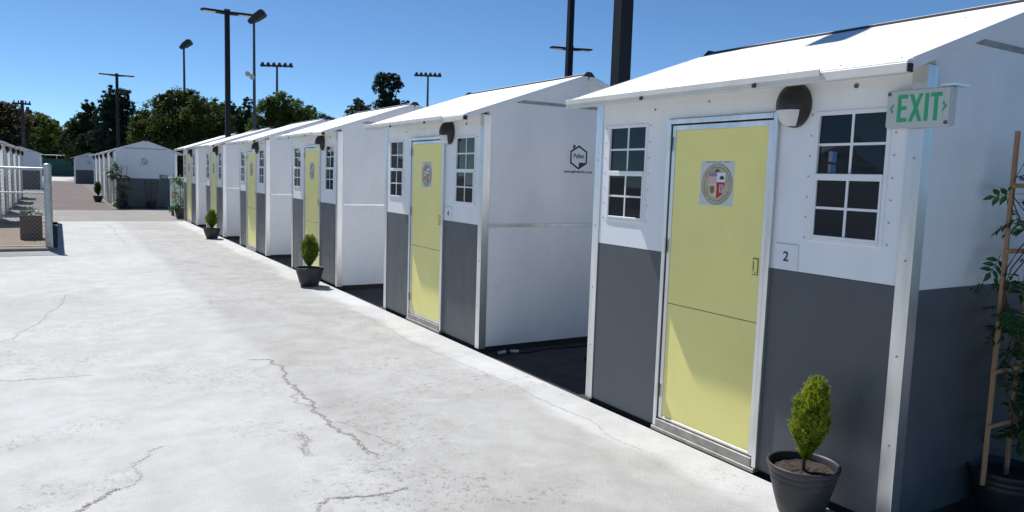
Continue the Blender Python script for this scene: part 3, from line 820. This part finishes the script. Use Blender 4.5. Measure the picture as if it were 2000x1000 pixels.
def vine(loc, rz, label, h, w, nleaf, seed, cat='vine', paths=3, flowers=0, mesh=LEAF, scale=1.0, group=None, z0=.22):
    g = random.Random(seed)
    t = empty('climbing_vine', loc, rz)
    pts_all = []
    for k in range(paths):
        x = g.uniform(-.04, .04); y = 0; pts = []; ph = g.random() * 6
        top = h * g.uniform(.8, 1.0)
        n = 14
        for i in range(n):
            f = i / (n - 1)
            pts.append((x + math.sin(f * 7 + ph) * w * .38 * (.3 + f), -.03 + math.cos(f * 9 + ph) * .03, z0 + (top - z0) * f))
        MB().tube(pts, [.006 - .004 * i / n for i in range(n)], 6).build('stem', 'stem_brown', t)
        pts_all += pts
    for i in range(nleaf):
        p = Vector(g.choice(pts_all)) + Vector((g.gauss(0, .05), g.gauss(-.02, .03), g.gauss(0, .05)))
        o = bpy.data.objects.new('leaf', g.choice(mesh)); col.objects.link(o); o.parent = t
        o.location = p; s = g.uniform(.7, 1.35) * scale; o.scale = (s, s, s)
        o.rotation_euler = (g.gauss(0, .5), g.uniform(-.2, .8), g.uniform(0, 6.28))
    for i in range(flowers):
        p = Vector(g.choice(pts_all[5:])) + Vector((g.gauss(0, .09), g.gauss(-.05, .05), g.gauss(.05, .12)))
        mb = MB()
        for q in range(5):
            a = q * 2 * math.pi / 5
            mb.add([(p.x, p.y, p.z), (p.x + .06 * math.cos(a - .5), p.y - .02, p.z + .06 * math.sin(a - .5)), (p.x + .09 * math.cos(a), p.y - .035, p.z + .09 * math.sin(a)), (p.x + .06 * math.cos(a + .5), p.y - .02, p.z + .06 * math.sin(a + .5))], [(0, 1, 2, 3)])
        mb.build('flower', 'orange_flower', t)
    tag(t, label, cat, group)
    return t
TX, TY = 4.19, 1.85
def vine_pot(loc, label, r=.2, h=.3):
    t = pot(loc, label, h, r); return t
vine_pot((TX, TY, -.03), 'dark pot at the right picture edge below the wooden trellis', .18, .26)
trellis((TX, TY, -.03), 0, 'wooden plant trellis against the grey and white side of the nearest shelter', w=.46, h=1.98, rungs=(.52, .80, 1.08, 1.40, 1.72), z0=.21)
vine((TX, TY - .01, -.03), 0, 'leafy green vine climbing the wooden trellis at the right picture edge', 1.95, .62, 120, 4, paths=5, z0=.42)

# plants by the far rows
vine_pot((2.15, 33.0, -.02), 'dark pot at the left corner of the gable facing the cross road', .2, .3)
trellis((2.15, 33.05, -.02), 0, 'slim trellis at the left corner of the gable facing the cross road', w=.4, h=1.7)
vine((2.15, 33.0, -.02), 0, 'green vine at the left corner of the gable facing the cross road', 1.9, .5, 70, 12, scale=1.9)
vine_pot((3.2, 33.0, -.02), 'dark pot under the middle of the gable facing the cross road', .2, .3)
trellis((3.2, 33.05, -.02), 0, 'brown trellis before the middle of the gable facing the cross road', w=.5, h=1.15, wood='stem_brown', rungs=(.4, .6, .8, 1.0))
vine_pot((3.42, 26.5, -.02), 'dark pot below the orange flowers by the last near shelter', .2, .36)
trellis((3.42, 26.5, -.02), 0, 'trellis with orange flowers by the last near shelter', w=.4, h=1.45)
vine((3.42, 26.45, -.02), 0, 'orange flowering vine between the last near shelter and the cross road', 1.5, .5, 60, 21, flowers=4, scale=1.7)
cb = empty('utility_cabinet', (3.62, 28.1, -.014))
MB().box(-.30, .28, -.2, .2, .32, 1.28).build('cabinet_body', 'mint_panel', cb, bevel=.02)
MB().box(-.25, .23, -.212, -.2, .38, 1.22).build('cabinet_door', 'mint_panel', cb, bevel=.004)
MB().box(-.34, .32, -.24, .24, 1.28, 1.32).build('cabinet_lid', 'mint_panel', cb, bevel=.01)
for sx in (-.27, .21): MB().box(sx, sx + .05, -.18, .18, 0, .32).build('leg', 'pole_paint', cb)
tag(cb, 'pale mint green cabinet behind the orange flowers by the cross road', 'cabinet')

cab = empty('power_cable', (3.52, 6.02, -.035))
cp = [(0, 0, .012), (.10, -.05, .03), (.16, .02, .012), (.34, -.06, .012), (.62, .01, .012), (.95, -.05, .012), (1.4, .03, .012), (2.0, 0, .012)]
MB().tube(cp, .011, 6).build('cord', 'black_rubber', cab)
for a, b in (((.02, -.02, .02), (.09, -.05, .035)), ((.17, .0, .02), (.24, -.04, .02))):
    MB().tube([a, b], .02, 8).build('connector', 'dull_aluminium', cab)
tag(cab, 'dark cable with pale connectors on the asphalt at the second nearest shelter corner', 'cable')

# ------------------------------------------------------------------ fence, planter
fe = empty('chain_link_fence', (-.165, 16.75, 0))
tag(fe, 'galvanised chain link fence with thick end post round the planting bed', 'fence')
def post(x, y, r, h):
    p = MB().tube([(x, y, -.02), (x, y, h)], r, 14).build('post', 'galv', fe, smooth=False)
    MB().lathe([(r * 1.15, h), (r * 1.15, h + .02), (r * .8, h + .04), (0, h + .05)], 14, (x, y, 0)).build('post_cap', 'galv', p, smooth=True)
post(0, 0, .062, 1.60); post(-1.02, 0, .04, 1.56); post(-3.0, 0, .03, 1.56)
for yy in (2.75, 5.5, 8.2): post(.0, yy, .03, 1.54)
for z, r in ((1.545, .024), (1.09, .014), (.08, .012)):
    MB().tube([(-.05, 0, z), (-4.2, 0, z)], r, 10).build('rail', 'galv', fe)
    MB().tube([(0, .05, z), (0, 8.2, z)], r, 10).build('rail', 'galv', fe)
def chain(length, height, axis, off=0.0):
    V, Q = [], []
    p = .075; r = .0034
    nw = int((length + height) / p)
    for sg in (1, -1):
        for i in range(-int(height / p), int(length / p) + 1):
            a0 = i * p
            # wire from (a0,0) to (a0+height, height), mirrored for sg=-1; clipped to the panel
            t0 = max(0, -a0); t1 = min(height, length - a0)
            if t1 - t0 < .03: continue
            A = (a0 + t0, t0); B = (a0 + t1, t1)
            if sg < 0: A = (length - A[0], A[1]); B = (length - B[0], B[1])
            j = len(V)
            for (l, z) in (A, B):
                for dx, dz in ((-r, -r), (r, -r), (0, r * 1.2)):
                    pt = (-(l + dx), dz + .003 * sg, z + .08) if axis == 'x' else (dx + .003 * sg, l + dz, z + .08)
                    V.append(pt)
            Q += [(j, j + 1, j + 4, j + 3), (j + 1, j + 2, j + 5, j + 4), (j + 2, j, j + 3, j + 5)]
    o = np_mesh('chain_link_mesh', V, Q, 'wire', fe); tag(o, kind='stuff')
chain(4.2, 1.46, 'x'); chain(8.2, 1.46, 'y')

pb = empty('planter_box', (-.52, 19.55, -.02))
for k in range(5):
    z = .02 + k * .098
    for a, b, c, d_ in ((-.20, .20, -.20, -.178), (-.20, .20, .178, .20), (-.20, -.178, -.177, .177), (.178, .20, -.177, .177)):
        MB().box(a, b, c, d_, z, z + .092).build('slat', 'wicker', pb, bevel=.004)
for sx in (-1, 1):
    for sy in (-1, 1): MB().box(*sorted((sx * .205, sx * .175)), *sorted((sy * .205, sy * .175)), 0, .515).build('corner_leg', 'wicker', pb, bevel=.003)
MB().box(-.177, .177, -.177, .177, .05, .45).build('soil', 'soil', pb)
tag(pb, 'brown square planter box with slatted sides behind the chain link fence', 'planter')
g = np.random.default_rng(31)
pp = empty('planter_plant', (-.52, 19.55, .43))
mb = MB()
for k in range(9): 
    a = g.random() * 6.28; r = .12 * g.random(); mb.tube([(0, 0, 0), (r * math.cos(a), r * math.sin(a), .09), (1.6 * r * math.cos(a), 1.6 * r * math.sin(a), .12 + .14 * g.random())], [.005, .004, .002], 5)
mb.build('stem', 'stem_brown', pp)
for k in range(40):
    o = bpy.data.objects.new('leaf', LEAF[k % 3]); col.objects.link(o); o.parent = pp
    a = g.random() * 6.28; r = .17 * math.sqrt(g.random()); o.location = (r * math.cos(a), r * math.sin(a), .04 + .18 * g.random() * (1 - r / .3))
    o.rotation_euler = (g.normal(0, .4), -g.random() * .8, a)
tag(pp, 'low leafy green plant growing in the brown planter box', 'plant')

# dark green windscreen fence closing the far end of the path
wf = empty('windscreen_fence', (0, 112, 0))
for k in range(-6, 12):
    MB().tube([(k * 2.4, .06, 0), (k * 2.4, .06, 2.7)], .04, 8).build('post', 'galv', wf)
    if k < 11: MB().box(k * 2.4 + .01, k * 2.4 + 2.39, -.01, .01, .08, 2.25).build('screen_panel', 'green_screen', wf)
MB().tube([(-14.4, .06, 2.7), (26.4, .06, 2.7)], .03, 8).build('rail', 'galv', wf)
tag(wf, 'tall fence with dark green windscreen panels closing the far end of the red path', 'fence')

# ------------------------------------------------------------------ lamp posts and masts
def t_lamp(x, y, label, h=6.0, w=.145, half=.72, rz=0.0):
    t = empty('lamp_post', (x, y, -.035), rz)
    a, b = w / 2, w / 2 * .86
    MB().add([(-a, -a, 0), (a, -a, 0), (a, a, 0), (-a, a, 0), (-b, -b, h), (b, -b, h), (b, b, h), (-b, b, h)],
             [(0, 3, 2, 1), (4, 5, 6, 7), (0, 1, 5, 4), (1, 2, 6, 5), (2, 3, 7, 6), (3, 0, 4, 7)]).build('pole', 'pole_paint', t, bevel=.012)
    MB().box(-.16, .16, -.16, .16, .0, .05).build('base_plate', 'pole_paint', t, bevel=.01)
    MB().box(-b - .012, b + .012, -b - .012, b + .012, h, h + .05).build('pole_cap', 'lamp_grey', t, bevel=.01)
    for sg in (-1, 1):
        mb = MB()
        # blade-like luminaire: thick at the pole, thin at the tip
        st = [(.05, .075, .05), (.16, .10, .045), (.34, .15, .032), (half - .04, .14, .022), (half, .11, .016)]
        for i, (d_, hw, ht) in enumerate(st):
            zc = h - .06 + .03 * (d_ / half)
            for yy, zz in ((-hw, zc - ht * .6), (hw, zc - ht * .6), (hw, zc + ht), (-hw, zc + ht)): mb.v.append((sg * d_, yy, zz))
            if i:
                q = (i - 1) * 4
                for k in range(4): mb.f.append((q + k, q + (k + 1) % 4, q + 4 + (k + 1) % 4, q + 4 + k)); mb.mi.append(0)
        mb.f.append((0, 1, 2, 3)); mb.mi.append(0); e = (len(st) - 1) * 4; mb.f.append((e + 3, e + 2, e + 1, e)); mb.mi.append(0)
        hd = mb.build('lamp_head', 'pole_paint', t, bevel=.006)
        MB().box(*sorted((sg * .30, sg * (half - .06))), -.09, .09, h - .07, h - .062).build('led_panel', 'lamp_glass', hd)
    tag(t, label, 'lamp post', 'dark twin-head lamp posts of the lot')
    return t
t_lamp(4.33, 5.33, 'thick dark lamp post rising between the two nearest shelters')
q = pix(1112, 100, 17.0); t_lamp(q.x, q.y, 'dark post behind the second nearest shelter, running out of the picture top')
q = pix(1116, 85, 25.2); t_lamp(q.x, q.y, 'twin-head lamp post half hidden behind the post above the second shelter', rz=-.3)
t_lamp(4.12, 22.2, 'tall twin-head lamp post rising between the farthest two near shelters', half=.68)
q = pix(228, 145, 41); t_lamp(q.x, q.y, 'smaller distant twin-head lamp post before the tall dark pine', half=.76)
# thin mast partly hidden behind the others
def flood_mast(px, py, Dm, label, head=(.9, .5, .35), tilt=.6, spot=None, r=.11):
    top = pix(px, py, Dm)
    t = empty('floodlight_mast', (top.x, top.y, 0))
    h = top.z
    MB().tube([(0, 0, 0), (0, 0, h)], [r * 1.3, r * .8], 10).build('pole', 'pole_galv', t)
    hb = MB(); L, wd, th = head
    ax = Vector((C_R.x, C_R.y, 0)).normalized() * math.cos(tilt) + Vector((0, 0, 1)) * math.sin(tilt)
    ay = Vector((0, 0, 1)).cross(ax).normalized(); az = ax.cross(ay)
    c0 = Vector((0, 0, h + .1))
    cs = []
    for u_, a, b in ((-.35 * L, .30, .25), (.1 * L, .5, .5), (.62 * L, .55, .55), (.72 * L, .42, .42)):
        for p_, q_ in ((-1, -1), (1, -1), (1, 1), (-1, 1)): cs.append(c0 + ax * u_ + ay * (p_ * wd * a) + az * (q_ * th * b))
    fs = [(0, 3, 2, 1), (12, 13, 14, 15)] + [(i * 4 + k, i * 4 + (k + 1) % 4, i * 4 + 4 + (k + 1) % 4, i * 4 + 4 + k) for i in range(3) for k in range(4)]
    hb.add(cs, fs); hb.build('flood_head', 'lamp_grey', t, bevel=.03)
    if spot:
        z = spot
        br = MB().box(-.5, .12, -.05, .05, z - .04, z + .04).build('bracket', 'lamp_grey', t)
        for sx, dz in ((-.45, .12), (-.12, -.1)):
            MB().tube([(sx, -.1, z + dz), (sx - .12, -.42, z + dz - .12)], [.12, .2], 12).build('spot_head', 'lamp_glass', t)
    tag(t, label, 'floodlight', 'single-head floodlight masts')
flood_mast(359, 92, 75, 'thin floodlight mast with one tilted head above the broad round tree', head=(1.1, .6, .45))
flood_mast(496, 40, 62, 'tallest floodlight mast with tilted head and small side lamps halfway down', head=(1.35, .7, .5), spot=8.9)
def stadium_mast(px, py, Dm, label, n=6, width=4.4):
    top = pix(px, py, Dm)
    t = empty('stadium_light', (top.x, top.y, 0), -math.radians(31))
    h = top.z
    MB().tube([(0, 0, 0), (0, 0, h)], [.3, .16], 10).build('pole', 'pole_galv', t)
    MB().box(-width / 2, width / 2, -.08, .08, h - .10, h + .08).build('crossbar', 'lamp_grey', t)
    for k in range(n):
        x = -width / 2 + width * k / (n - 1)
        MB().lathe([(.0, .42), (.18, .40), (.26, .15), (.40, -.18), (.42, -.28), (0, -.25)], 12, (x, -.2, h + .05)).build('flood_head', 'lamp_grey', t, smooth=True)
    tag(t, label, 'stadium light', 'stadium lights with a bar of six heads')
stadium_mast(541, 128, 125, 'stadium light bar above the green trees left of the middle')
stadium_mast(836, 147, 130, 'stadium light bar right of the tall slender tree', width=3.9)
q = pix(43, 196, 60)
up = empty('utility_pole', (q.x, q.y, 0))
MB().tube([(0, 0, 0), (0, 0, q.z)], [.13, .10], 10).build('pole', 'utility_wood', up)
MB().box(-.55, .5, -.06, .06, q.z - .28, q.z - .16).build('crossarm', 'utility_wood', up)
for sx in (-.45, -.2, .2, .42): MB().tube([(sx, 0, q.z - .16), (sx, 0, q.z - .02)], .04, 8).build('insulator', 'lamp_grey', up)
MB().tube([(.3, -.1, q.z - .75), (.3, -.1, q.z - .42)], .10, 10).build('transformer', 'lamp_grey', up)
tag(up, 'dark wooden utility pole with short crossarm before the left trees', 'utility pole')

# ------------------------------------------------------------------ trees
def tree(Dm, base_px, lobes, matn, label, n, leaf, seed, trunk_r=.35, depth=1.0, group='trees beyond the shelters', droop=0.0):
    """lobes: (px, py, radius px[, vertical factor]) seen in the photograph; each becomes a real ball of leaves at its distance"""
    g = np.random.default_rng(seed)
    n = int(n * 2.3); leaf *= .66
    base = pix(base_px, 330, Dm); base.z = -.09
    t = empty('tree', base)
    B = np.array(base)
    L3 = []
    for lb in lobes:
        px, py, rp = lb[:3]; vf = lb[3] if len(lb) > 3 else 1.0
        c0 = pix(px, py, Dm); dz = (c0 - Vector((0, 0, CAM_H))).dot(C_F); R = rp * dz / F_PX
        c = pix(px, py, Dm + g.normal(0, R * .35 * depth))
        L3.append((np.array(c) - B, R, vf))
    tot = sum(R ** 2 * vf for _, R, vf in L3)
    top = max(c[2] for c, _, _ in L3)
    MB().tube([(0, 0, 0), (g.normal(0, .1), g.normal(0, .1), top * .4), (g.normal(0, .2), g.normal(0, .2), top * .8)], [trunk_r, trunk_r * .7, trunk_r * .25], 9).build('trunk', 'bark', t)
    lim = MB()
    for c, R, vf in L3:
        z0 = max(.6, min(c[2] * .6, top * .55))
        mid = np.array([c[0] * .5, c[1] * .5, (z0 + c[2]) / 2 + .1 * R])
        lim.tube([(0, 0, z0), tuple(mid), tuple(c)], [trunk_r * .45, trunk_r * .28, trunk_r * .1], 6)
    lim.build('limb', 'bark', t)
    Vs, k = [], 0
    for c, R, vf in L3:
        m_ = int(n * R ** 2 * vf / tot)
        # leaf clumps spread through the ball, denser near its skin
        nc = max(10, m_ // 40)
        d = g.normal(size=(nc, 3)); d /= np.linalg.norm(d, axis=1)[:, None]
        rr = R * (.35 + .72 * g.random(nc) ** .55)
        cc = c + d * rr[:, None] * np.array([1, 1, vf])
        cr = R * g.uniform(.12, .26, nc)
        idx = g.integers(0, nc, m_)
        e = g.normal(size=(m_, 3)) * .62
        p = cc[idx] + e * cr[idx][:, None] * np.array([1, 1, .75])
        nr = d[idx] + g.normal(size=(m_, 3)) * .75; nr[:, 2] += .25; nr /= np.linalg.norm(nr, axis=1)[:, None]
        a = np.cross(nr, g.normal(size=(m_, 3))); a /= np.linalg.norm(a, axis=1)[:, None]
        b = np.cross(nr, a)
        s = leaf * g.uniform(.5, 1.3, m_)[:, None]
        q = np.stack([p - a * s, p - b * s * .5, p + a * s, p + b * s * .5], axis=1)
        q[:, :, 2] = np.maximum(q[:, :, 2], .15)
        Vs.append(q.reshape(-1, 3))
    V = np.concatenate(Vs); Q = np.arange(len(V)).reshape(-1, 4)
    tag(np_mesh('crown', V, Q, matn, t), kind='stuff')
    tag(t, label, 'tree', group)
    return t
tree(70, 12, [(-12, 232, 34), (20, 240, 34), (-5, 275, 40), (30, 285, 36), (8, 218, 22), (-40, 260, 40), (20, 310, 30)], 'red_leaf', 'brownish green leafy tree at the left picture edge', 9000, .22, 1)
tree(119, 72, [(62, 250, 26), (85, 245, 24), (72, 280, 34), (98, 270, 26), (45, 285, 26), (95, 300, 26), (60, 235, 18), (104, 250, 14)], 'mid_leaf', 'green tree right of the wooden utility pole', 9000, .32, 2)
tree(122, 128, [(128, 278, 30, .9), (105, 292, 26), (155, 292, 28), (130, 305, 34), (90, 305, 20), (178, 305, 22), (116, 268, 18), (142, 270, 18)], 'olive_leaf', 'low olive brown bushy tree above the end of the path', 9000, .30, 3, .3)
tree(92, 165, [(172, 225, 17, 1.2), (160, 245, 22), (178, 255, 24), (150, 262, 24), (170, 285, 32), (172, 208, 10, 1.3), (140, 280, 22), (155, 300, 26)], 'dark_leaf', 'dark conifer left of the tall pine', 9000, .22, 4)
tree(88, 226, [(218, 190, 17), (238, 188, 16), (208, 212, 18), (245, 214, 18), (226, 222, 22), (200, 242, 18), (245, 246, 20), (224, 262, 28), (196, 272, 22), (250, 275, 22), (222, 300, 30), (222, 177, 10), (255, 235, 10), (232, 205, 16)], 'blue_leaf', 'tall dark pine behind the distant twin-head lamp post', 13000, .20, 5, .4)
tree(74, 350, [(350, 215, 38), (300, 235, 34), (395, 225, 36), (345, 250, 50), (285, 265, 32), (425, 250, 32), (320, 205, 22), (375, 200, 24), (300, 285, 36), (390, 275, 42), (430, 285, 30), (345, 295, 44), (275, 245, 18), (330, 192, 14), (352, 188, 12), (415, 212, 18), (440, 230, 14)], 'oak_leaf', 'broad round green tree behind the far right row of shelters', 26000, .18, 6, .45)
tree(100, 452, [(445, 215, 16), (462, 222, 15), (435, 225, 14), (452, 245, 24), (440, 262, 22), (468, 258, 20), (455, 280, 28)], 'dark_leaf', 'dark tree behind the tallest near lamp post', 6000, .24, 7)
tree(104, 486, [(486, 203, 10, 1.4), (482, 225, 15, 1.2), (492, 232, 15), (478, 250, 20), (496, 258, 20), (486, 280, 26)], 'blue_leaf', 'dark pointed conifer below the tallest floodlight mast', 6000, .22, 8)
tree(90, 545, [(545, 205, 24), (518, 222, 24), (572, 212, 22), (545, 235, 34), (510, 250, 26), (585, 240, 28), (560, 262, 34), (600, 226, 16), (530, 200, 14), (555, 192, 12), (500, 268, 22)], 'mid_leaf', 'light green spreading tree below the left stadium light', 14000, .19, 9)
tree(97, 622, [(615, 232, 18), (635, 238, 16), (600, 245, 22), (640, 250, 18), (620, 255, 22), (608, 218, 12), (655, 244, 12)], 'dark_leaf', 'low dark tree right of the light green spreading tree', 6000, .22, 10)
tree(95, 701, [(700, 207, 13), (690, 218, 14), (712, 215, 14), (702, 232, 20), (685, 235, 14), (720, 232, 14), (697, 198, 8)], 'grey_leaf', 'small pale grey-green tree left of the tall slender tree', 4500, .2, 11, .2)
tree(105, 757, [(747, 158, 15), (768, 160, 14), (740, 172, 13), (778, 168, 11), (755, 180, 16), (758, 198, 16), (742, 208, 14), (775, 205, 14), (792, 207, 10), (760, 150, 9), (745, 150, 8), (772, 150, 8), (755, 220, 22), (785, 216, 14), (805, 214, 9)], 'blue_leaf', 'tall slender dark tree above the roof of the second nearest shelter', 11000, .19, 12, .35)
